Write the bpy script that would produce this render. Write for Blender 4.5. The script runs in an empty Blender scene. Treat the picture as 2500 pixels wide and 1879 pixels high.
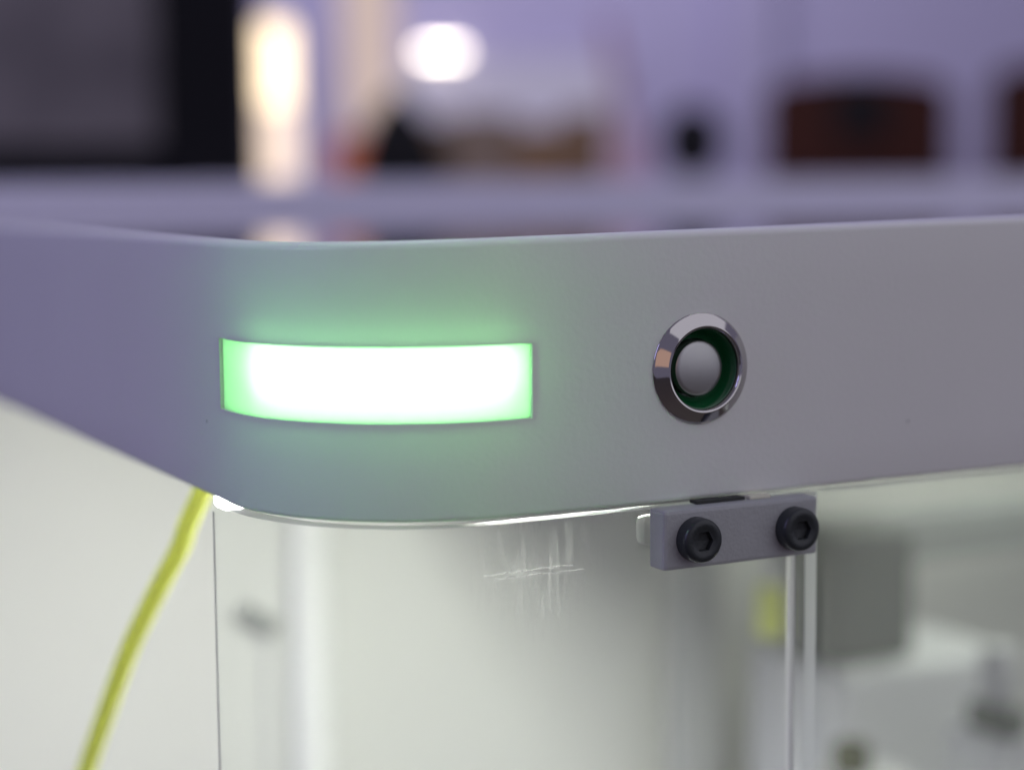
import bpy, math, random
from mathutils import Vector, Matrix

random.seed(4)
MM = 0.001
sc = bpy.context.scene
COL = sc.collection

# ------------------------------------------------------------------ camera
YAW, PITCH, ROLL = 1.0887, 0.1061, -0.008
EYE = Vector((-119.2171, -307.4514, 62.033)) * MM
fw = Vector((math.cos(YAW) * math.cos(PITCH), math.sin(YAW) * math.cos(PITCH), -math.sin(PITCH)))
rt = Vector((math.sin(YAW), -math.cos(YAW), 0))
up = rt.cross(fw)
r2 = rt * math.cos(ROLL) + up * math.sin(ROLL)
u2 = up * math.cos(ROLL) - rt * math.sin(ROLL)
cam_data = bpy.data.cameras.new('camera')
cam = bpy.data.objects.new('camera', cam_data)
COL.objects.link(cam)
M = Matrix((r2, u2, -fw)).transposed().to_4x4()
M.translation = EYE
cam.matrix_world = M
cam_data.sensor_fit = 'HORIZONTAL'
cam_data.sensor_width = 36
cam_data.lens = 4549.66 / 2500 * 36
cam_data.clip_start = 0.01
cam_data.clip_end = 60
cam_data.dof.use_dof = True
cam_data.dof.focus_distance = 0.362
cam_data.dof.aperture_fstop = 5.2
cam_data.dof.aperture_blades = 0
sc.camera = cam

# ------------------------------------------------------------------ world, lamps, exposure
world = bpy.data.worlds.new('World')
sc.world = world
world.use_nodes = True
bg = world.node_tree.nodes['Background']
bg.inputs[0].default_value = (0.72, 0.68, 1.0, 1)
bg.inputs[1].default_value = 0.23


def area_lamp(name, loc, target, size, energy, color, spread=180, size_y=None):
    d = bpy.data.lights.new(name, 'AREA')
    d.energy = energy
    d.color = color
    d.size = size
    if size_y:
        d.shape = 'RECTANGLE'
        d.size_y = size_y
    d.spread = math.radians(spread)
    o = bpy.data.objects.new(name, d)
    COL.objects.link(o)
    o.location = loc
    o.rotation_euler = (Vector(target) - Vector(loc)).to_track_quat('-Z', 'Y').to_euler()
    return o


# neutral room light from the right front, lavender light from the left, light over the far room
area_lamp('room_light', (1.5, -1.9, 1.7), (0.05, 0, 0.02), 4.5, 34, (0.94, 0.94, 1.0))
area_lamp('lavender_light', (-1.7, 0.1, 0.9), (0.0, 0.05, 0.02), 0.9, 10, (0.50, 0.47, 1.0))
area_lamp('copper_reflection_lamp', (-0.72, -1.06, 0.28), (0.08, 0, 0.02), 0.5, 0.38, (1.0, 0.55, 0.25))  # added lamp behind the camera for the ring's copper reflection
area_lamp('far_room_light', (1.35, 2.9, 1.7), (2.05, 4.2, 0.3), 1.0, 20, (0.78, 0.73, 1.0))
area_lamp('top_light', (0.5, 1.2, 1.9), (0.5, 0.8, 0.0), 0.6, 11, (0.76, 0.72, 1.0))

sc.view_settings.view_transform = 'Standard'
sc.view_settings.look = 'None'
sc.view_settings.exposure = 0
sc.view_settings.gamma = 1
sc.render.engine = 'CYCLES'
sc.cycles.use_denoising = True
sc.cycles.transparent_max_bounces = 24
sc.cycles.max_bounces = 12
sc.cycles.sample_clamp_indirect = 6


# ------------------------------------------------------------------ materials
def mat(name, color, rough=0.5, metal=0.0, coat=0.0, bump=0.0, bump_scale=400, var=0.0, var_scale=30, aniso=None, spec=0.5):
    m = bpy.data.materials.new(name)
    m.use_nodes = True
    nt = m.node_tree
    b = nt.nodes['Principled BSDF']
    b.inputs['Base Color'].default_value = (*color, 1)
    b.inputs['Roughness'].default_value = rough
    b.inputs['Metallic'].default_value = metal
    b.inputs['Coat Weight'].default_value = coat
    b.inputs['Specular IOR Level'].default_value = spec
    tc = nt.nodes.new('ShaderNodeTexCoord')
    if bump:
        n = nt.nodes.new('ShaderNodeTexNoise')
        n.inputs['Scale'].default_value = bump_scale
        n.inputs['Detail'].default_value = 4
        bp = nt.nodes.new('ShaderNodeBump')
        bp.inputs['Strength'].default_value = bump
        bp.inputs['Distance'].default_value = 0.0003
        nt.links.new(tc.outputs['Object'], n.inputs['Vector'])
        nt.links.new(n.outputs['Fac'], bp.inputs['Height'])
        nt.links.new(bp.outputs['Normal'], b.inputs['Normal'])
    if var:
        n = nt.nodes.new('ShaderNodeTexNoise')
        n.inputs['Scale'].default_value = var_scale
        n.inputs['Detail'].default_value = 5
        mx = nt.nodes.new('ShaderNodeMix')
        mx.data_type = 'RGBA'
        mx.inputs['A'].default_value = (*[c * (1 - var) for c in color], 1)
        mx.inputs['B'].default_value = (*[min(1, c * (1 + var)) for c in color], 1)
        nt.links.new(tc.outputs['Object'], n.inputs['Vector'])
        nt.links.new(n.outputs['Fac'], mx.inputs['Factor'])
        nt.links.new(mx.outputs['Result'], b.inputs['Base Color'])
    return m


def emit(name, color, strength):
    m = bpy.data.materials.new(name)
    m.use_nodes = True
    nt = m.node_tree
    nt.nodes.remove(nt.nodes['Principled BSDF'])
    e = nt.nodes.new('ShaderNodeEmission')
    e.inputs[0].default_value = (*color, 1)
    e.inputs[1].default_value = strength
    nt.links.new(e.outputs[0], nt.nodes['Material Output'].inputs[0])
    return m


def shell_material():
    """white satin plastic, thin enough to let some light through, with dust specks and faint wipe marks"""
    m = mat('white_shell', (0.74, 0.74, 0.73), rough=0.38, bump=0.17, bump_scale=800)
    nt = m.node_tree
    b = nt.nodes['Principled BSDF']
    tc = nt.nodes.new('ShaderNodeTexCoord')
    # specks
    vo = nt.nodes.new('ShaderNodeTexVoronoi')
    vo.inputs['Scale'].default_value = 75
    wn = nt.nodes.new('ShaderNodeTexNoise')
    wn.inputs['Scale'].default_value = 22
    cmp1 = nt.nodes.new('ShaderNodeMath'); cmp1.operation = 'LESS_THAN'; cmp1.inputs[1].default_value = 0.034
    cmp2 = nt.nodes.new('ShaderNodeMath'); cmp2.operation = 'GREATER_THAN'; cmp2.inputs[1].default_value = 0.53
    mul = nt.nodes.new('ShaderNodeMath'); mul.operation = 'MULTIPLY'
    mul2 = nt.nodes.new('ShaderNodeMath'); mul2.operation = 'MULTIPLY'; mul2.inputs[1].default_value = 0.75
    # broad wear
    n2 = nt.nodes.new('ShaderNodeTexNoise'); n2.inputs['Scale'].default_value = 18; n2.inputs['Detail'].default_value = 6
    mp = nt.nodes.new('ShaderNodeMapping'); mp.inputs['Scale'].default_value = (1, 1, 0.35)
    mx = nt.nodes.new('ShaderNodeMix'); mx.data_type = 'RGBA'
    mx.inputs['A'].default_value = (0.70, 0.70, 0.685, 1)
    mx.inputs['B'].default_value = (0.77, 0.77, 0.76, 1)
    mx2 = nt.nodes.new('ShaderNodeMix'); mx2.data_type = 'RGBA'
    mx2.inputs['B'].default_value = (0.08, 0.08, 0.08, 1)
    rr = nt.nodes.new('ShaderNodeMapRange')
    rr.inputs['To Min'].default_value = 0.33
    rr.inputs['To Max'].default_value = 0.48
    L = nt.links.new
    L(tc.outputs['Object'], vo.inputs['Vector']); L(tc.outputs['Object'], wn.inputs['Vector'])
    L(vo.outputs['Distance'], cmp1.inputs[0]); L(wn.outputs['Fac'], cmp2.inputs[0])
    L(cmp1.outputs[0], mul.inputs[0]); L(cmp2.outputs[0], mul.inputs[1]); L(mul.outputs[0], mul2.inputs[0])
    L(tc.outputs['Object'], mp.inputs['Vector']); L(mp.outputs[0], n2.inputs['Vector'])
    L(n2.outputs['Fac'], mx.inputs['Factor']); L(mx.outputs['Result'], mx2.inputs['A'])
    L(mul2.outputs[0], mx2.inputs['Factor']); L(mx2.outputs['Result'], b.inputs['Base Color'])
    L(n2.outputs['Fac'], rr.inputs['Value']); L(rr.outputs[0], b.inputs['Roughness'])
    tr = nt.nodes.new('ShaderNodeBsdfTranslucent')
    tr.inputs['Color'].default_value = (0.8, 0.85, 0.8, 1)
    ms = nt.nodes.new('ShaderNodeMixShader')
    ms.inputs[0].default_value = 0.048
    L(b.outputs[0], ms.inputs[1]); L(tr.outputs[0], ms.inputs[2])
    L(ms.outputs[0], nt.nodes['Material Output'].inputs[0])
    return m


def diffuser_material():
    m = bpy.data.materials.new('light_diffuser')
    m.use_nodes = True
    nt = m.node_tree
    b = nt.nodes['Principled BSDF']
    b.inputs['Base Color'].default_value = (0.75, 0.85, 0.77, 1)
    b.inputs['Roughness'].default_value = 0.25
    tr = nt.nodes.new('ShaderNodeBsdfTranslucent')
    tr.inputs['Color'].default_value = (0.9, 0.95, 0.9, 1)
    ms = nt.nodes.new('ShaderNodeMixShader')
    ms.inputs[0].default_value = 0.8
    nt.links.new(b.outputs[0], ms.inputs[1])
    nt.links.new(tr.outputs[0], ms.inputs[2])
    nt.links.new(ms.outputs[0], nt.nodes['Material Output'].inputs[0])
    return m


def acrylic_material():
    """clear acrylic sheet: see-through with a fresnel reflection and a rubbed, scuffed patch"""
    m = bpy.data.materials.new('clear_acrylic')
    m.use_nodes = True
    nt = m.node_tree
    nt.nodes.remove(nt.nodes['Principled BSDF'])
    L = nt.links.new
    tp = nt.nodes.new('ShaderNodeBsdfTransparent'); tp.inputs[0].default_value = (0.985, 0.995, 0.985, 1)
    gl = nt.nodes.new('ShaderNodeBsdfGlossy'); gl.inputs['Roughness'].default_value = 0.02
    lw = nt.nodes.new('ShaderNodeLayerWeight'); lw.inputs['Blend'].default_value = 0.5
    pw = nt.nodes.new('ShaderNodeMath'); pw.operation = 'POWER'; pw.inputs[1].default_value = 5
    fr = nt.nodes.new('ShaderNodeMapRange'); fr.inputs['To Min'].default_value = 0.012; fr.inputs['To Max'].default_value = 0.03
    L(lw.outputs['Facing'], pw.inputs[0]); L(pw.outputs[0], fr.inputs['Value'])
    ms = nt.nodes.new('ShaderNodeMixShader')
    L(fr.outputs[0], ms.inputs[0]); L(tp.outputs[0], ms.inputs[1]); L(gl.outputs[0], ms.inputs[2])
    # scuffs
    tc = nt.nodes.new('ShaderNodeTexCoord')
    mp = nt.nodes.new('ShaderNodeMapping')
    mp.inputs['Rotation'].default_value = (0, math.radians(17), 0)
    mp.inputs['Scale'].default_value = (900, 900, 130)
    nz = nt.nodes.new('ShaderNodeTexNoise'); nz.inputs['Scale'].default_value = 1; nz.inputs['Detail'].default_value = 5
    r1 = nt.nodes.new('ShaderNodeMapRange'); r1.inputs['From Min'].default_value = 0.52; r1.inputs['From Max'].default_value = 0.80
    sp = nt.nodes.new('ShaderNodeVectorMath'); sp.operation = 'DISTANCE'
    sp.inputs[1].default_value = (0.047, 0.0, -0.010)
    r2_ = nt.nodes.new('ShaderNodeMapRange'); r2_.inputs['From Min'].default_value = 0.016; r2_.inputs['From Max'].default_value = 0.004
    mu = nt.nodes.new('ShaderNodeMath'); mu.operation = 'MULTIPLY'
    mu2 = nt.nodes.new('ShaderNodeMath'); mu2.operation = 'MULTIPLY'; mu2.inputs[1].default_value = 0.22
    # thin dusty film all over, thickened to imitate milky lens glare
    ad = nt.nodes.new('ShaderNodeMath'); ad.operation = 'ADD'; ad.inputs[1].default_value = 0.020
    df = nt.nodes.new('ShaderNodeBsdfDiffuse'); df.inputs[0].default_value = (0.85, 0.85, 0.83, 1)
    tl = nt.nodes.new('ShaderNodeBsdfTranslucent'); tl.inputs[0].default_value = (0.85, 0.85, 0.83, 1)
    md = nt.nodes.new('ShaderNodeMixShader'); md.inputs[0].default_value = 0.5
    L(df.outputs[0], md.inputs[1]); L(tl.outputs[0], md.inputs[2])
    m2 = nt.nodes.new('ShaderNodeMixShader')
    L(tc.outputs['Object'], mp.inputs['Vector']); L(mp.outputs[0], nz.inputs['Vector']); L(nz.outputs['Fac'], r1.inputs['Value'])
    L(tc.outputs['Object'], sp.inputs[0]); L(sp.outputs['Value'], r2_.inputs['Value'])
    L(r1.outputs[0], mu.inputs[0]); L(r2_.outputs[0], mu.inputs[1]); L(mu.outputs[0], mu2.inputs[0]); L(mu2.outputs[0], ad.inputs[0])
    # one long hairline scratch
    sx = nt.nodes.new('ShaderNodeSeparateXYZ')
    L(tc.outputs['Object'], sx.inputs[0])
    def mth(op, a, b=None):
        n = nt.nodes.new('ShaderNodeMath'); n.operation = op
        for i_, q in enumerate((a, b)):
            if q is None:
                continue
            if isinstance(q, (int, float)):
                n.inputs[i_].default_value = q
            else:
                L(q, n.inputs[i_])
        return n.outputs[0]
    n3 = nt.nodes.new('ShaderNodeTexNoise'); n3.inputs['Scale'].default_value = 380; n3.inputs['Detail'].default_value = 3
    L(tc.outputs['Object'], n3.inputs['Vector'])
    zz = mth('SUBTRACT', sx.outputs['Z'], mth('MULTIPLY', n3.outputs['Fac'], 0.0011))
    dz = mth('ABSOLUTE', mth('SUBTRACT', zz, -0.0120))
    inx = mth('LESS_THAN', mth('ABSOLUTE', mth('SUBTRACT', sx.outputs['X'], 0.0472)), 0.0098)
    hair = mth('MULTIPLY', mth('MULTIPLY', mth('LESS_THAN', dz, 0.00011), inx), mth('MULTIPLY', n3.outputs['Fac'], 0.45))
    tot = mth('ADD', ad.outputs[0], hair)
    L(tot, m2.inputs[0]); L(ms.outputs[0], m2.inputs[1]); L(md.outputs[0], m2.inputs[2])
    L(m2.outputs[0], nt.nodes['Material Output'].inputs[0])
    return m


def edge_material():
    """polished, light-carrying edge of the acrylic sheet"""
    m = mat('acrylic_edge', (0.86, 0.88, 0.86), rough=0.2)
    nt = m.node_tree
    tr = nt.nodes.new('ShaderNodeBsdfTranslucent')
    tr.inputs['Color'].default_value = (0.92, 0.95, 0.9, 1)
    ms = nt.nodes.new('ShaderNodeMixShader'); ms.inputs[0].default_value = 0.55
    tp = nt.nodes.new('ShaderNodeBsdfTransparent')
    m2 = nt.nodes.new('ShaderNodeMixShader'); m2.inputs[0].default_value = 0.25
    L = nt.links.new
    L(nt.nodes['Principled BSDF'].outputs[0], ms.inputs[1]); L(tr.outputs[0], ms.inputs[2])
    L(ms.outputs[0], m2.inputs[1]); L(tp.outputs[0], m2.inputs[2])
    L(m2.outputs[0], nt.nodes['Material Output'].inputs[0])
    return m


def translucent(name, color, rough, fac):
    m = mat(name, color, rough=rough)
    nt = m.node_tree
    tr = nt.nodes.new('ShaderNodeBsdfTranslucent')
    tr.inputs['Color'].default_value = (*color, 1)
    ms = nt.nodes.new('ShaderNodeMixShader'); ms.inputs[0].default_value = fac
    nt.links.new(nt.nodes['Principled BSDF'].outputs[0], ms.inputs[1]); nt.links.new(tr.outputs[0], ms.inputs[2])
    nt.links.new(ms.outputs[0], nt.nodes['Material Output'].inputs[0])
    return m


MAT = {
    'shell': shell_material(),
    'diffuser': diffuser_material(),
    'acrylic': acrylic_material(),
    'edge': edge_material(),
    'gloss_top': mat('gloss_top', (0.12, 0.115, 0.135), rough=0.025, spec=0.7),
    'satin_white': mat('satin_white', (0.72, 0.72, 0.71), rough=0.45, var=0.04, var_scale=6),
    'ledge': mat('ledge_lavender_cast', (0.78, 0.76, 0.92), rough=0.5, var=0.04, var_scale=6),  # lavender cast of the room light put into the ledge's colour
    'inner_white': mat('inner_white', (0.74, 0.75, 0.71), rough=0.6, var=0.05, var_scale=9),
    'chrome': mat('chrome', (0.52, 0.50, 0.49), rough=0.07, metal=1.0),
    'brushed': mat('brushed', (0.46, 0.46, 0.45), rough=0.38, metal=1.0, bump=0.06, bump_scale=6000),
    'green_plastic': mat('green_plastic', (0.006, 0.10, 0.030), rough=0.18, coat=0.5),
    'dark': mat('dark_inside', (0.02, 0.02, 0.022), rough=0.6),
    'bracket': mat('bracket_grey', (0.37, 0.385, 0.385), rough=0.55, bump=0.5, bump_scale=1400, var=0.10, var_scale=160),
    'screw': mat('black_oxide', (0.022, 0.027, 0.028), rough=0.36, bump=0.2, bump_scale=2500, spec=0.45),
    'rubber': mat('gap_foam', (0.03, 0.033, 0.03), rough=0.8),
    'cream': mat('cream_tape', (0.66, 0.66, 0.52), rough=0.6),
    'led_green': emit('led_green', (0.31, 1.0, 0.33), 34.0),
    'led_white': emit('led_white', (0.98, 1.0, 0.925), 245.0),
    'led_corner': emit('led_corner', (0.96, 1.0, 0.97), 34.0),
    'led_fill': emit('led_fill', (0.96, 1.0, 0.93), 27.0),
    'highlight': mat('white_highlight', (0.93, 0.94, 0.91), rough=0.4),
    'tube': translucent('yellow_tube', (0.94, 0.99, 0.33), 0.4, 0.6),
    'seam': mat('seam_grey', (0.42, 0.43, 0.42), rough=0.6),
    'rail': mat('grey_rail', (0.27, 0.285, 0.27), rough=0.5),
    'head': mat('dark_head', (0.105, 0.115, 0.105), rough=0.5),
    'grey_wall': mat('grey_inner', (0.60, 0.61, 0.56), rough=0.6, var=0.06, var_scale=12),
    'pale_box': mat('pale_box', (0.62, 0.63, 0.63), rough=0.5),
    'olive': mat('olive_dark', (0.05, 0.055, 0.02), rough=0.6),
    'wall': mat('lavender_wall', (0.56, 0.53, 0.70), rough=0.8, var=0.05, var_scale=1.2),
    'bench': mat('bench_white', (0.70, 0.69, 0.72), rough=0.6),
    'floor': mat('floor_brown', (0.11, 0.09, 0.07), rough=0.5, var=0.1, var_scale=3),
    'black_frame': mat('black_frame', (0.006, 0.006, 0.007), rough=0.6, spec=0.15),
    'grey_screen': mat('grey_screen', (0.15, 0.135, 0.13), rough=0.5, var=0.9, var_scale=9),  # mottled tone stands in for light streaks reflected on the panel
    'red': mat('dark_red_cloth', (0.042, 0.013, 0.008), rough=0.9, spec=0.2, var=0.15, var_scale=14),
    'chair_dark': mat('chair_dark', (0.008, 0.008, 0.009), rough=0.7, spec=0.15),
    'card': mat('cardboard', (0.20, 0.125, 0.065), rough=0.85, var=0.12, var_scale=10),
    'card_dark': mat('cardboard_dark', (0.13, 0.085, 0.04), rough=0.85, var=0.2, var_scale=10),
    'card_grey': mat('cardboard_grey', (0.20, 0.155, 0.115), rough=0.85, var=0.2, var_scale=10),
    'orange': mat('orange_box', (0.62, 0.20, 0.09), rough=0.7),
    'board': mat('board_pale', (0.80, 0.79, 0.82), rough=0.6),
    'dusky': mat('dusky_pink', (0.34, 0.20, 0.26), rough=0.6),
    'pink': mat('pink_box', (0.55, 0.36, 0.42), rough=0.7),
    'lamp_hot': emit('lamp_hot', (1.0, 0.79, 0.55), 2.7),
    'lamp_soft': emit('lamp_soft', (1.0, 0.79, 0.66), 1.35),
    'glow_peach': emit('glow_peach', (1.0, 0.78, 0.72), 0.62),
    'lamp_bar': emit('lamp_bar', (1.0, 0.88, 0.75), 12.0),
}


# ------------------------------------------------------------------ mesh helpers (coordinates in mm)
def mesh_obj(name, verts, faces, material, parent=None, smooth=False, slots=None, face_mats=None, loc=None, rz=0.0):
    me = bpy.data.meshes.new(name)
    me.from_pydata([tuple(c * MM for c in v) for v in verts], [], faces)
    for mm_ in ([material] + (slots or [])):
        me.materials.append(mm_)
    if face_mats:
        me.polygons.foreach_set('material_index', face_mats)
    if smooth:
        me.polygons.foreach_set('use_smooth', [True] * len(me.polygons))
        me.set_sharp_from_angle(angle=math.radians(35))
    me.update()
    o = bpy.data.objects.new(name, me)
    COL.objects.link(o)
    if loc is not None:
        o.location = Vector(loc) * MM
    o.rotation_euler = (0, 0, rz)
    if parent:
        o.parent = parent
    return o


def empty(name, label, cat, loc=(0, 0, 0), rz=0.0, group=None):
    o = bpy.data.objects.new(name, None)
    o.empty_display_size = 0.02
    COL.objects.link(o)
    o.location = Vector(loc) * MM
    o.rotation_euler = (0, 0, rz)
    tag(o, label, cat, group)
    return o


def tag(o, label, cat=None, group=None):
    o['label'] = label
    if cat:
        o['category'] = cat
    if group:
        o['group'] = group
    return o


def structure(o):
    o['kind'] = 'structure'
    return o


def bbox(x0, x1, y0, y1, z0, z1, ch=0.0):
    """box with optional chamfer of the vertical and horizontal edges (rounded by bevel rows)"""
    import bmesh
    bm = bmesh.new()
    bmesh.ops.create_cube(bm, size=1)
    for v in bm.verts:
        v.co = Vector((x0 if v.co.x < 0 else x1, y0 if v.co.y < 0 else y1, z0 if v.co.z < 0 else z1))
    if ch:
        bmesh.ops.bevel(bm, geom=list(bm.edges), offset=ch, segments=2, profile=0.6, affect='EDGES')
    bm.verts.index_update()
    vs = [tuple(v.co) for v in bm.verts]
    fs = [[v.index for v in f.verts] for f in bm.faces]
    bm.free()
    return vs, fs


def lathe(profile, seg=64, rfun=None):
    """profile of (radius, height) turned about the -y axis: height h points out of the face (-y)"""
    vs, fs = [], []
    for i, (r, h) in enumerate(profile):
        for k in range(seg):
            a = 2 * math.pi * k / seg
            rr = rfun(i, r, a) if rfun else r
            vs.append((rr * math.cos(a), -h, rr * math.sin(a)))
    for i in range(len(profile) - 1):
        for k in range(seg):
            k2 = (k + 1) % seg
            fs.append((i * seg + k, i * seg + k2, (i + 1) * seg + k2, (i + 1) * seg + k))
    n = len(profile) - 1
    fs.append([n * seg + k for k in range(seg)])
    return vs, fs


def tube_mesh(pts, rad, seg=14):
    vs, fs = [], []
    P = [Vector(p) for p in pts]
    for i, p in enumerate(P):
        t = (P[min(i + 1, len(P) - 1)] - P[max(i - 1, 0)]).normalized()
        a = t.orthogonal().normalized() if i == 0 else (prev - t * prev.dot(t)).normalized()
        prev = a
        b = t.cross(a)
        for k in range(seg):
            g = 2 * math.pi * k / seg
            vs.append(tuple(p + a * math.cos(g) * rad + b * math.sin(g) * rad))
    for i in range(len(P) - 1):
        for k in range(seg):
            k2 = (k + 1) % seg
            fs.append((i * seg + k, i * seg + k2, (i + 1) * seg + k2, (i + 1) * seg + k))
    fs.append(list(range(seg))[::-1])
    fs.append([(len(P) - 1) * seg + k for k in range(seg)])
    return vs, fs


# ------------------------------------------------------------------ the far room (set square to the line of sight)
FX = Vector((math.cos(YAW), math.sin(YAW), 0))
RX = Vector((math.sin(YAW), -math.cos(YAW), 0))
RZ = YAW - math.pi / 2
E0 = Vector((-119.2, -307.5, 0))


def room(l, d, z):
    return E0 + RX * l + FX * d + Vector((0, 0, z))


FLOOR_Z = -900
v, f = bbox(-4500, 4500, -3500, 9000, FLOOR_Z - 40, FLOOR_Z)
structure(mesh_obj('floor', v, f, MAT['floor'], loc=room(0, 0, 0), rz=RZ))
v, f = bbox(-4500, 4500, 0, 80, FLOOR_Z, 2600)
wall = structure(mesh_obj('wall', v, f, MAT['wall'], loc=room(0, 5000, 0), rz=RZ))
v, f = bbox(560, 700, -70, 0, FLOOR_Z, 2600, 4)
structure(mesh_obj('wall_pilaster', v, f, MAT['wall'], parent=wall))

BENCH_Z = 62
bench = empty('bench', 'long white bench in the blurred room behind the machine', 'bench', room(0, 2300, FLOOR_Z), RZ)
v, f = bbox(-1400, 1700, 0, 1750, BENCH_Z - FLOOR_Z - 30, BENCH_Z - FLOOR_Z, 4)
mesh_obj('bench_top', v, f, MAT['bench'], bench)
for lx in (-1350, 1630):
    for ly in (40, 1650):
        v, f = bbox(lx, lx + 60, ly, ly + 60, 0, BENCH_Z - FLOOR_Z - 30, 2)
        mesh_obj('leg', v, f, MAT['bench'], bench)
v, f = bbox(-1290, 1630, 60, 80, 250, BENCH_Z - FLOOR_Z - 30)
mesh_obj('front_panel', v, f, MAT['bench'], bench)

# black framed grey panel at the upper left
disp = empty('display_cabinet', 'dark grey panel in a thick black frame at the far left', 'display', room(-745, 2400, BENCH_Z), RZ)
v, f = bbox(-400, 420, -20, 60, 2, 620, 8)
mesh_obj('frame', v, f, MAT['black_frame'], disp)
v, f = bbox(-350, 300, -26, -19, 56, 560, 3)
mesh_obj('screen', v, f, MAT['grey_screen'], disp)
for lx in (-330, 270):
    v, f = bbox(lx, lx + 60, 0, 40, 0, 3)
    mesh_obj('foot', v, f, MAT['black_frame'], disp)


def cyl(r, z0, z1, seg=28, cap=0.15):
    prof = [(0.001, z0), (r * 0.85, z0), (r, z0 + r * cap), (r, z1 - r * cap), (r * 0.85, z1), (0.001, z1)]
    vs, fs = [], []
    for (rr, z) in prof:
        for k in range(seg):
            a = 2 * math.pi * k / seg
            vs.append((rr * math.cos(a), rr * math.sin(a), z))
    for i in range(len(prof) - 1):
        for k in range(seg):
            k2 = (k + 1) % seg
            fs.append((i * seg + k, i * seg + k2, (i + 1) * seg + k2, (i + 1) * seg + k))
    return vs, fs


# tall glowing column lamp: bright upper tube over a dimmer lower shade
lamp = empty('column_lamp', 'tall glowing warm white column lamp beside the black framed panel', 'lamp', room(-449, 3500, BENCH_Z), RZ)
v, f = cyl(64, 0, 8)
mesh_obj('base', v, f, MAT['bench'], lamp, smooth=True)
v, f = cyl(52, 8, 150)
mesh_obj('lower_shade', v, f, MAT['lamp_soft'], lamp, smooth=True)
v, f = cyl(47, 150, 300)
mesh_obj('bright_tube', v, f, MAT['lamp_hot'], lamp, smooth=True)
v, f = cyl(48, 300, 310)
mesh_obj('cap', v, f, MAT['bench'], lamp, smooth=True)

peach = empty('peach_glow', 'peach coloured wall glow, built as a dim column, right of the bright column lamp', 'lamp', room(-290, 3900, BENCH_Z), RZ)  # warm-lit wall patch, imitated by a glowing cylinder
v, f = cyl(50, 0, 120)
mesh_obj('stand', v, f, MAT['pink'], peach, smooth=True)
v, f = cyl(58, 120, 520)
mesh_obj('glow_body', v, f, MAT['glow_peach'], peach, smooth=True)

bar = empty('bar_lamp', 'small oval bright warm white lamp on the lavender wall', 'lamp', room(-178, 4975, 414), RZ)
v, f = bbox(-50, 50, -6, 20, -14, 14, 3)
mesh_obj('housing', v, f, MAT['bench'], bar)
v, f = bbox(-50, 50, -18, -5.5, -7, 7, 3)
mesh_obj('light_tube', v, f, MAT['lamp_bar'], bar)


board = empty('pale_board', 'pale blurred board on the lavender wall behind the brown boxes', 'board', room(-40, 4980, 60), RZ)  # pale board added to lighten the middle of the wall
v, f = bbox(-330, 330, -4, 18, 0, 330, 4)
mesh_obj('panel', v, f, MAT['board'], board)
for (x0, x1, z0, z1) in ((-345, 345, -12, 0), (-345, 345, 330, 342), (-342, -330, 0, 330), (330, 342, 0, 330)):
    v, f = bbox(x0, x1, -10, 18, z0, z1, 2)
    mesh_obj('frame_strip', v, f, MAT['bench'], board)
pole = empty('leaning_pole', 'thin dusky pink pole leaning behind the pale pink box', 'pole', room(262, 3900, BENCH_Z), RZ)
v, f = tube_mesh([(0, 0, 0), (-20, 10, 110), (-60, 25, 340)], 13, 12)
mesh_obj('shaft', v, f, MAT['dusky'], pole, smooth=True)
v, f = cyl(20, 0, 14)
mesh_obj('foot', v, f, MAT['dusky'], pole, smooth=True)


def carton(name, label, l, d, w, dp, h, m, tape=None):
    t = empty(name, label, 'box', room(l, d, BENCH_Z), RZ)
    v, f = bbox(-w / 2, w / 2, -dp / 2, dp / 2, 0, h, 2)
    mesh_obj('body', v, f, m, t)
    v, f = bbox(-w / 2 + 3, w / 2 - 3, -dp / 2 + 3, dp / 2 - 3, h, h + 4, 1)
    mesh_obj('lid', v, f, m, t)
    return t


carton('orange_box', 'small orange box under the peach glow', -304, 3600, 66, 70, 92, MAT['orange'])
carton('cardboard_box', 'dark olive brown box behind the rounded black bag', -195, 3850, 150, 200, 128, MAT['card_dark'])
carton('cardboard_box', 'greyish brown box right of the rounded black bag', -48, 3800, 130, 180, 140, MAT['card_grey'])
carton('cardboard_box', 'low golden brown box right of the greyish brown box', 60, 3750, 100, 180, 112, MAT['card'])
carton('cardboard_box', 'golden brown box beside the small pale pink box', 148, 3800, 88, 180, 142, MAT['card'])
carton('pink_box', 'small pale pink box at the right end of the row of brown boxes', 225, 3600, 56, 60, 100, MAT['pink'])

bag = empty('black_bag', 'rounded black bag in front of the dark olive brown box', 'bag', room(-200, 3380, BENCH_Z), RZ)


def lumpy(rx, ry, h, seed, seg=26, rows=16, power=2.6):
    rnd = random.Random(seed)
    vs, fs = [], []
    ph = [rnd.uniform(0, 6.28) for _ in range(6)]
    for i in range(rows + 1):
        t = i / rows
        z = h * t
        prof = (1 - t ** power) ** (1 / power) if t < 1 else 0.0
        prof = max(prof, 0.02) * (0.9 + 0.1 * min(1, t * 6))
        for k in range(seg):
            a = 2 * math.pi * k / seg
            w = 1 + 0.06 * math.sin(3 * a + ph[0] + 3 * t) + 0.04 * math.sin(5 * a + ph[1] - 4 * t)
            vs.append((rx * prof * w * math.cos(a), ry * prof * w * math.sin(a), z))
    for i in range(rows):
        for k in range(seg):
            k2 = (k + 1) % seg
            fs.append((i * seg + k, i * seg + k2, (i + 1) * seg + k2, (i + 1) * seg + k))
    fs.append([k for k in range(seg)][::-1])
    fs.append([rows * seg + k for k in range(seg)])
    return vs, fs


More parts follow.
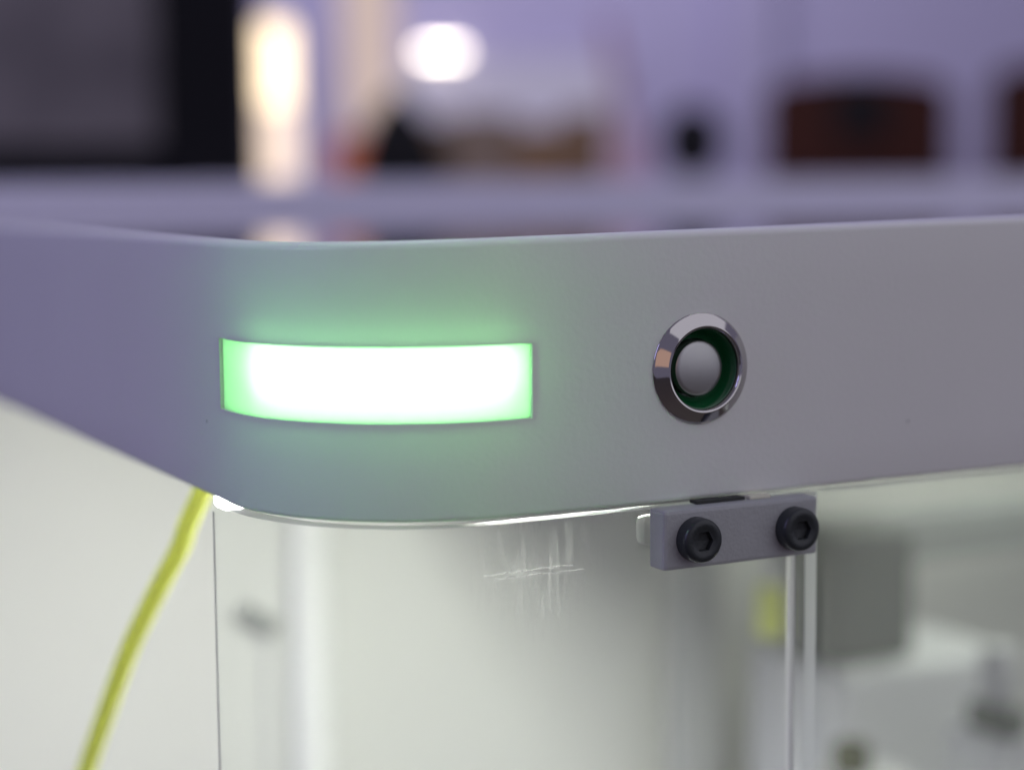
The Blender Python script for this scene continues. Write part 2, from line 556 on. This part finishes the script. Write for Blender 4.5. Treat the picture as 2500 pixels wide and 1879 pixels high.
v, f = lumpy(80, 62, 165, 3, power=1.8)
mesh_obj('body', v, f, MAT['chair_dark'], bag, smooth=True)
v, f = tube_mesh([(-18, 0, 152), (-12, 0, 166), (0, 0, 171), (12, 0, 166), (18, 0, 152)], 4, 8)
mesh_obj('handle', v, f, MAT['chair_dark'], bag, smooth=True)

pot = empty('black_pot', 'small round black pot standing alone left of the dark red chairs', 'pot', room(330, 3400, BENCH_Z), RZ)
v, f = cyl(26, 0, 14)
mesh_obj('foot', v, f, MAT['bench'], pot, smooth=True)
prof_ = [(math.pi * i / 16) for i in range(17)]
v, f = [], []
for a_ in prof_:
    for k in range(26):
        g = 2 * math.pi * k / 26
        rr_ = 58 * max(math.sin(a_), 0.02) ** 0.85
        v.append((rr_ * math.cos(g), rr_ * math.sin(g), 70 - 66 * math.cos(a_) + 8))
for i in range(16):
    for k in range(26):
        f.append((i * 26 + k, i * 26 + (k + 1) % 26, (i + 1) * 26 + (k + 1) % 26, (i + 1) * 26 + k))
mesh_obj('bowl', v, f, MAT['chair_dark'], pot, smooth=True)


def padded_back(w, h, t, arch):
    """upholstered back with an arched top"""
    n = 18
    top = []
    for i in range(n + 1):
        x = -w / 2 + w * i / n
        u = abs(2 * x / w)
        z = h - arch * u * u - (26 * max(0, (u - 0.86) / 0.14) ** 2.2)
        top.append((x, z))
    vs, fs = [], []
    layers = [(-t / 2, 0.0), (-t / 2 + 0, 6.0), (0, 0), (t / 2, 6.0)]
    for (y, ins) in ((-t / 2, 14), (-t / 2 + 10, 3), (-t / 4, 0), (t / 4, 0), (t / 2 - 10, 3), (t / 2, 14)):
        for (x, z) in top:
            vs.append((x * (1 - 2 * ins / w), y, z - ins))
        for (x, z) in reversed(top):
            vs.append((x * (1 - 2 * ins / w), y, ins * 0.5))
    m_ = 2 * (n + 1)
    for a in range(5):
        for k in range(m_):
            k2 = (k + 1) % m_
            fs.append((a * m_ + k, a * m_ + k2, (a + 1) * m_ + k2, (a + 1) * m_ + k))
    for a in (0, 5):
        for k in range(n):
            fs.append((a * m_ + k, a * m_ + k + 1, a * m_ + m_ - 2 - k, a * m_ + m_ - 1 - k))
    return vs, fs


def red_chair(label, l, d, w, h):
    c = empty('red_chair', label, 'chair', room(l, d, FLOOR_Z), RZ, 'dark red chairs at the bench')
    z0 = BENCH_Z - FLOOR_Z + 2
    v, f = padded_back(w, h, 60, 26)
    b = mesh_obj('backrest', [(x, y, z + z0) for x, y, z in v], f, MAT['red'], c, smooth=True)
    v, f = bbox(-w * .14, w * .14, -44, -24, z0 + h * .42, z0 + h - 26, 6)
    mesh_obj('head_pad', v, f, MAT['chair_dark'], b)
    v, f = bbox(-w / 2 + 10, w / 2 - 10, -30, 380, z0 - 330, z0 - 260, 14)
    mesh_obj('seat', v, f, MAT['red'], c)
    for sx in (-1, 1):
        v, f = bbox(sx * w * .40 - 14, sx * w * .40 + 14, -14, 14, 0, z0 + 10, 3)
        mesh_obj('leg', v, f, MAT['chair_dark'], c)
        v, f = bbox(sx * w * .40 - 14, sx * w * .40 + 14, 340, 368, 0, z0 - 300, 3)
        mesh_obj('leg', v, f, MAT['chair_dark'], c)
    return c


red_chair('dark red arched chair back, whole in view behind the bench', 758, 4100, 400, 236)
red_chair('dark red chair back cut off by the right edge of the picture', 1248, 4100, 400, 262)

# ------------------------------------------------------------------ the machine
machine = empty('machine', 'white machine with rounded corner, glowing green status light and round steel button', 'machine', (0, 0, 0))

R = 39.78
H0 = 51.83
DIFF = (45.4, 46.0, 18.6, 32.7)      # left end (y), right end (x), bottom and top of the status light


def path(y_start, x_end, extra_left=(), extra_right=(), n_arc=56):
    pts = []
    for y in sorted([y_start, R] + [e for e in extra_left], reverse=True):
        pts.append((Vector((0, y, 0)), Vector((-1, 0, 0))))
    for i in range(1, n_arc):
        a = math.pi + 0.5 * math.pi * i / n_arc
        n = Vector((math.cos(a), math.sin(a), 0))
        pts.append((Vector((R, R, 0)) + n * R, n))
    for x in sorted([R, x_end] + [e for e in extra_right]):
        pts.append((Vector((x, 0, 0)), Vector((0, -1, 0))))
    return pts


def top_z(p):
    return H0 + 0.0164 * min(max(p.x, 0), 230)


left_marks = [60, 46.5, DIFF[0], 90, 150, 250, 400, 600]
right_marks = [DIFF[1], 60, 72, 95.3, 110, 150, 230, 400]
HOLE = (72, 95.3, 14.4, 37.6, 83.63, 25.99, 9.6)   # square field of the face round the button hole: x, z, centre, radius
PATH = path(760, 900, left_marks, right_marks)
RT, RB = 1.5, 0.9
prof = [(-14, 'b', 0.0), (-RB, 'b', 0.0)]
for i in range(1, 5):
    a = math.pi / 2 * i / 5
    prof.append((-RB + RB * math.sin(a), 'b', RB - RB * math.cos(a)))
prof += [(0, 'b', RB), (0, 'b', 9), (0, 'b', 14.4), (0, 'b', DIFF[2]), (0, 'b', 25.6), (0, 'b', DIFF[3]), (0, 'b', 37.6), (0, 'b', 42), (0, 't', -RT)]
for i in range(1, 6):
    a = math.pi / 2 * i / 6
    prof.append((-RT + RT * math.cos(a), 't', -RT + RT * math.sin(a)))
prof += [(-RT, 't', 0), (-6.5, 't', 0), (-6.5, 'b', 48.8), (-14, 'b', 48.8)]
verts, faces = [], []
NP = len(prof)
for (p, n) in PATH:
    tz = top_z(p)
    for (o_, base, z) in prof:
        q = p + n * o_
        verts.append((q.x, q.y, z if base == 'b' else tz + z))
iz0 = next(i for i, q in enumerate(prof) if q[1] == 'b' and q[2] == DIFF[2])
il0 = next(i for i, (p, n) in enumerate(PATH) if n.x == -1 and abs(p.y - DIFF[0]) < 1e-3)
il1 = next(i for i, (p, n) in enumerate(PATH) if n.y == -1 and abs(p.x - DIFF[1]) < 1e-3)
for i in range(len(PATH) - 1):
    for j in range(NP):
        j2 = (j + 1) % NP
        if il0 <= i < il1 and j in (iz0, iz0 + 1):
            continue
        if PATH[i][1].y == -1 and abs(PATH[i][0].x - HOLE[0]) < 1e-3 and iz0 - 1 <= j <= iz0 + 2:
            continue
        faces.append((i * NP + j, (i + 1) * NP + j, (i + 1) * NP + j2, i * NP + j2))
# the field round the button hole
hb = len(verts)
NH = 64
for k in range(NH):
    a = 2 * math.pi * (k + 0.5) / NH
    ca_, sa_ = math.cos(a), math.sin(a)
    hw, hh = (HOLE[1] - HOLE[4]) if ca_ > 0 else (HOLE[4] - HOLE[0]), (HOLE[3] - HOLE[5]) if sa_ > 0 else (HOLE[5] - HOLE[2])
    t_ = min(hw / max(abs(ca_), 1e-6), hh / max(abs(sa_), 1e-6))
    verts.append((HOLE[4] + ca_ * t_, 0, HOLE[5] + sa_ * t_))
    verts.append((HOLE[4] + ca_ * HOLE[6], 0, HOLE[5] + sa_ * HOLE[6]))
for k in range(NH):
    k2 = (k + 1) % NH
    faces.append((hb + 2 * k, hb + 2 * k2, hb + 2 * k2 + 1, hb + 2 * k + 1))
for (cx_, cz_) in ((HOLE[0], HOLE[2]), (HOLE[1], HOLE[2]), (HOLE[1], HOLE[3]), (HOLE[0], HOLE[3])):
    near = sorted(range(NH), key=lambda k: (verts[hb + 2 * k][0] - cx_) ** 2 + (verts[hb + 2 * k][2] - cz_) ** 2)
    k0 = near[0]
    k1 = (k0 + 1) % NH if near[1] == (k0 + 1) % NH else (k0 - 1) % NH
    verts.append((cx_, 0, cz_))
    faces.append((len(verts) - 1, hb + 2 * k0, hb + 2 * k1))
# reveal of the light opening
REV = 1.4
base = len(verts)
ring = []
for i in range(il0, il1 + 1):
    p, n = PATH[i]
    for z in (DIFF[2], DIFF[3]):
        q = p - n * REV
        verts.append((q.x, q.y, z))
cnt = il1 - il0 + 1
for k in range(cnt - 1):
    i = il0 + k
    faces.append((i * NP + iz0, (i + 1) * NP + iz0, base + 2 * (k + 1), base + 2 * k))
    faces.append((i * NP + iz0 + 2, base + 2 * k + 1, base + 2 * (k + 1) + 1, (i + 1) * NP + iz0 + 2))
for (i, k) in ((il0, 0), (il1, cnt - 1)):
    faces.append((i * NP + iz0, i * NP + iz0 + 1, i * NP + iz0 + 2, base + 2 * k + 1, base + 2 * k))
for i in (0, len(PATH) - 1):
    faces.append([i * NP + j for j in range(NP)])
mesh_obj('top_frame', verts, faces, MAT['shell'], machine, smooth=True)


def sheet(pth, o0, o1, z0, z1, name, material, parent, edge=None, smooth=True):
    """solid bent sheet following a plan path; end, top and bottom faces may take an edge material"""
    vs, fs, fm = [], [], []
    for (p, n) in pth:
        for (o_, z) in ((o0, z0), (o0, z1), (o1, z1), (o1, z0)):
            q = p + n * o_
            vs.append((q.x, q.y, z))
    for i in range(len(pth) - 1):
        for j in range(4):
            j2 = (j + 1) % 4
            fs.append((i * 4 + j, (i + 1) * 4 + j, (i + 1) * 4 + j2, i * 4 + j2))
            fm.append(1 if (edge and j in (1, 3)) else 0)
    for i in (0, len(pth) - 1):
        fs.append([i * 4 + j for j in range(4)])
        fm.append(1 if edge and i else 0)
    return mesh_obj(name, vs, fs, material, parent, smooth, [edge] if edge else None, fm if edge else None)


light = sheet(PATH[il0:il1 + 1], -0.8, -1.4, DIFF[2] - 0.0, DIFF[3] + 0.0, 'status_light', MAT['diffuser'], machine)
tag(light, 'curved light panel glowing white with a green rim')
led_path = path(40.5, 42.5)[9:]
sheet(led_path, -5.0, -5.8, 22.8, 33.0, 'led_strip', MAT['led_green'], light)

# glossy inset top
pp = [(p - n * 6.6) for (p, n) in PATH if p.y <= 690 or n.x != -1]
outline = [(q.x, q.y) for q in pp]
outline[0] = (6.6, 690)
outline = [q for q in outline if q[1] <= 690.01 and q[0] <= 880]
outline += [(880, outline[-1][1]), (880, 690)]
n_ = len(outline)
vs = [(x, y, 50.9) for x, y in outline] + [(x, y, 48.9) for x, y in outline]
fs = [list(range(n_))[::-1], [n_ + k for k in range(n_)]] + [(k, (k + 1) % n_, n_ + (k + 1) % n_, n_ + k) for k in range(n_)]
mesh_obj('top_panel', vs, fs, MAT['gloss_top'], machine)
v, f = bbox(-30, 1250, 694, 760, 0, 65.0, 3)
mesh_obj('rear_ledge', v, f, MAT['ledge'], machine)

# ---- push button
XB, ZB = 83.63, 25.99
bez = [(10.2, -0.2), (11.0, 0.0), (11.05, 0.25), (10.9, 0.5), (10.55, 0.66), (8.85, 2.05), (8.55, 2.2), (8.25, 2.15), (8.05, 1.95), (7.95, 1.5), (7.95, 0.6), (8.4, 0.4), (9.55, -0.1), (9.55, -6)]
v, f = lathe(bez, 96)
f = f[:-1]
button = mesh_obj('push_button', v, f, MAT['chrome'], machine, smooth=True, loc=(XB, 0, ZB))
tag(button, 'round steel push button with a polished bevelled ring')
v, f = lathe([(8.1, 1.0), (7.8, 0.9), (7.5, 0.3), (6.9, -1.6), (6.5, -2.2), (5.9, -2.5), (5.7, -5.0), (0.01, -5.0)], 80)
mesh_obj('light_ring', v, f, MAT['green_plastic'], button, smooth=True)
cap = [(5.5, -4.9), (5.5, -0.75), (5.44, -0.45), (5.2, -0.25)]
for i in range(1, 9):
    t = i / 8
    cap.append((5.2 * (1 - t) + 0.01, -0.25 + 0.5 * (1 - (1 - t) ** 2)))
v, f = lathe(cap, 72)
mesh_obj('button_cap', v, f, MAT['brushed'], button, smooth=True)

# ---- clear doors below the frame
GAP = 1.15
LOW = -330
PANE = 4.0
door = sheet(path(51.2, 112.5, (), (46, 70, 100), 48), 0, -PANE, LOW, -GAP, 'clear_door', MAT['acrylic'], machine, MAT['edge'])
tag(door, 'clear bent acrylic door with scuffs below the status light')
sheet([(Vector((114.4, 0, 0)), Vector((0, -1, 0))), (Vector((700, 0, 0)), Vector((0, -1, 0)))], 0, -PANE, LOW, -GAP, 'clear_door', MAT['acrylic'], machine, MAT['edge'])
v, f = bbox(109.2, 110.3, PANE + 0.3, PANE + 2.0, LOW, -14, 0.2)
mesh_obj('edge_reflection_strip', v, f, MAT['satin_white'], machine)  # white strip imitates the reflection inside the door edge

# ---- grey bracket with two socket screws
v, f = bbox(71.7, 108.4, -5.6, -0.05, -12.6, -0.75, 0.75)
brk = mesh_obj('door_bracket', v, f, MAT['bracket'], machine, smooth=False)
tag(brk, 'grey printed bracket holding two black socket screws')


def hexr(i, r, a):
    if i < 8:
        return r
    k = math.pi / 3
    m_ = (a % k) - k / 2
    return r * math.cos(k / 2) / math.cos(m_)


scr = [(4.4, -0.05), (4.4, 2.0), (4.36, 2.6), (4.2, 3.05), (3.85, 3.32), (3.4, 3.4), (2.7, 3.36), (2.5, 3.26), (2.15, 3.2), (2.05, 2.9), (2.0, 2.1), (0.01, 1.9)]
for sx in (78.9, 102.4):
    v, f = lathe(scr, 60, hexr)
    mesh_obj('screw', v, f, MAT['screw'], brk, smooth=True, loc=(sx, -5.6, -6.75))
v, f = bbox(81.5, 93.0, -2.2, 0.4, -0.72, -0.05, 0.1)
mesh_obj('foam_pad', v, f, MAT['rubber'], machine)
v, f = bbox(94.0, 99, -2.6, 0.3, -0.72, -0.1, 0.1)
mesh_obj('tape_strip', v, f, MAT['cream'], machine)
# clear nut block behind the bracket
v, f = bbox(73.2, 84, 4.2, 8.0, -9.5, -3.5, 1.6)
mesh_obj('backing_block', v, f, MAT['satin_white'], machine)

# ---- inside of the machine
v, f = bbox(-4, 900, 690, 693.5, LOW, 0)
mesh_obj('rear_panel', v, f, MAT['inner_white'], machine)
v, f = bbox(2, 288, 330, 336, LOW, 40)
mesh_obj('inner_panel', v, f, MAT['inner_white'], machine)
v, f = bbox(291, 900, 340, 346, LOW, 40)
mesh_obj('inner_panel', v, f, MAT['grey_wall'], machine)
v, f = bbox(276, 292, 300, 316, LOW, 10, 1)
mesh_obj('inner_post', v, f, MAT['seam'], machine)
v, f = bbox(0, 900, 4, 690, LOW - 6, LOW)
mesh_obj('bottom_panel', v, f, MAT['inner_white'], machine)
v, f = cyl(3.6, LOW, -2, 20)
mesh_obj('highlight_strip', [(x * 2.1 + 127.2, y * 1.2 + 325.0, z) for x, y, z in v], f, MAT['highlight'], machine, smooth=True)  # paler strip on the wall imitates the highlight of the bent door
v, f = bbox(314, 900, 280, 302, -92, -72, 2)
rail = mesh_obj('gantry_rail', v, f, MAT['rail'], machine)
v, f = bbox(308, 345, 246, 279, -120, -70, 3)
mesh_obj('carriage', v, f, MAT['head'], rail)
v, f = bbox(305, 388, 236, 300, LOW, -120.5, 3)
mesh_obj('pale_module', v, f, MAT['pale_box'], machine)
v, f = cyl(6.5, -142.5, -132, 20)
mesh_obj('knob', [(x + 279, y + 200, z) for x, y, z in v], f, MAT['olive'], machine, smooth=True)
v, f = bbox(262, 300, 190, 212, LOW, -142.6, 2)
mesh_obj('knob_mount', v, f, MAT['pale_box'], machine)
v, f = bbox(334, 356, 186, 214, LOW, -136, 2)
col_ = mesh_obj('valve_column', v, f, MAT['pale_box'], machine)
v, f = bbox(336, 346, 184, 206, -135.8, -125.5, 1.5)
mesh_obj('valve_collar', v, f, MAT['head'], col_)
v, f = cyl(6.5, -125.4, -105, 20, 0.6)
mesh_obj('valve_cap', [(x + 344, y + 198, z) for x, y, z in v], f, MAT['pale_box'], col_, smooth=True)
v, f = bbox(262, 270, 226, 234, -99, -80, 2)
mesh_obj('yellow_fitting', v, f, MAT['tube'], machine)
v, f = tube_mesh([(266, 230, -80), (266, 230, -40), (268, 232, 5)], 2, 10)
mesh_obj('hose', v, f, MAT['pale_box'], machine, smooth=True)
clip_v, clip_f = bbox(-8, 8, -2, 2, -3, 3, 1)
ca = math.radians(-34)
mesh_obj('cable_clip', [(x * math.cos(ca) - z * math.sin(ca) + 107.0, y + 325.0, x * math.sin(ca) + z * math.cos(ca) - 93.9) for x, y, z in clip_v], clip_f, MAT['rail'], machine)
v, f = tube_mesh([(111.0, 328, -99.9), (113.0, 328.5, -330)], 0.8, 8)
mesh_obj('cable', v, f, MAT['satin_white'], machine, smooth=True)

# inside lamp recessed in the hollow under the top, cut on its right by an added, unseen blocker plate
v, f = bbox(102, 118, 64, 135, 6, 12, 1)
mesh_obj('unseen_inner_lamp', v, f, MAT['led_white'], machine)
v, f = bbox(131, 134, 62, 326, -11, 48, 0.3)
mesh_obj('unseen_light_blocker', v, f, MAT['satin_white'], machine)
v, f = bbox(420, 436, 60, 300, 34, 38, 1)
mesh_obj('unseen_inner_lamp', v, f, MAT['led_fill'], machine)  # dim second lamp, added out of view as fill for the right side
v, f = bbox(392, 395, 16, 326, 6, 48, 0.3)
mesh_obj('unseen_light_blocker', v, f, MAT['satin_white'], machine)  # added unseen plate, keeps the fill off the dark wedge
# small white lamp under the frame by the corner, and the dark seam where the bent door ends
v, f = bbox(4.5, 9, 57, 64, -4.0, -0.3, 0.8)
mesh_obj('corner_lamp', v, f, MAT['led_corner'], machine)
v, f = bbox(-0.1, 0.15, 51.3, 51.65, LOW, -3, 0.05)
mesh_obj('door_seam', v, f, MAT['seam'], machine)

# ---- yellow tube hanging inside
pts = [(17.9, 109.7, -6.8), (14.8, 114.7, -16.6), (13.8, 118.9, -23.4), (10.4, 128.3, -35.9), (6.8, 139.6, -51.4), (4.3, 152.4, -69.2), (1.9, 167.1, -89.6), (-0.0, 179.4, -108.7), (-0.9, 197.2, -135.3)]
dense = []
for i in range(len(pts) - 1):
    a = Vector(pts[max(i - 1, 0)]); b = Vector(pts[i]); c = Vector(pts[i + 1]); d = Vector(pts[min(i + 2, len(pts) - 1)])
    for k in range(10):
        t = k / 10
        dense.append(0.5 * ((2 * b) + (c - a) * t + (2 * a - 5 * b + 4 * c - d) * t * t + (3 * b - a - 3 * c + d) * t ** 3))
dense.append(Vector(pts[-1]))
TUBE_PTS = [tuple(q) for q in dense]
v, f = tube_mesh(TUBE_PTS, 2.4, 20)
tag(mesh_obj('yellow_tube', v, f, MAT['tube'], smooth=True), 'yellow flexible tube curving down beside the rounded corner of the machine', 'tube')
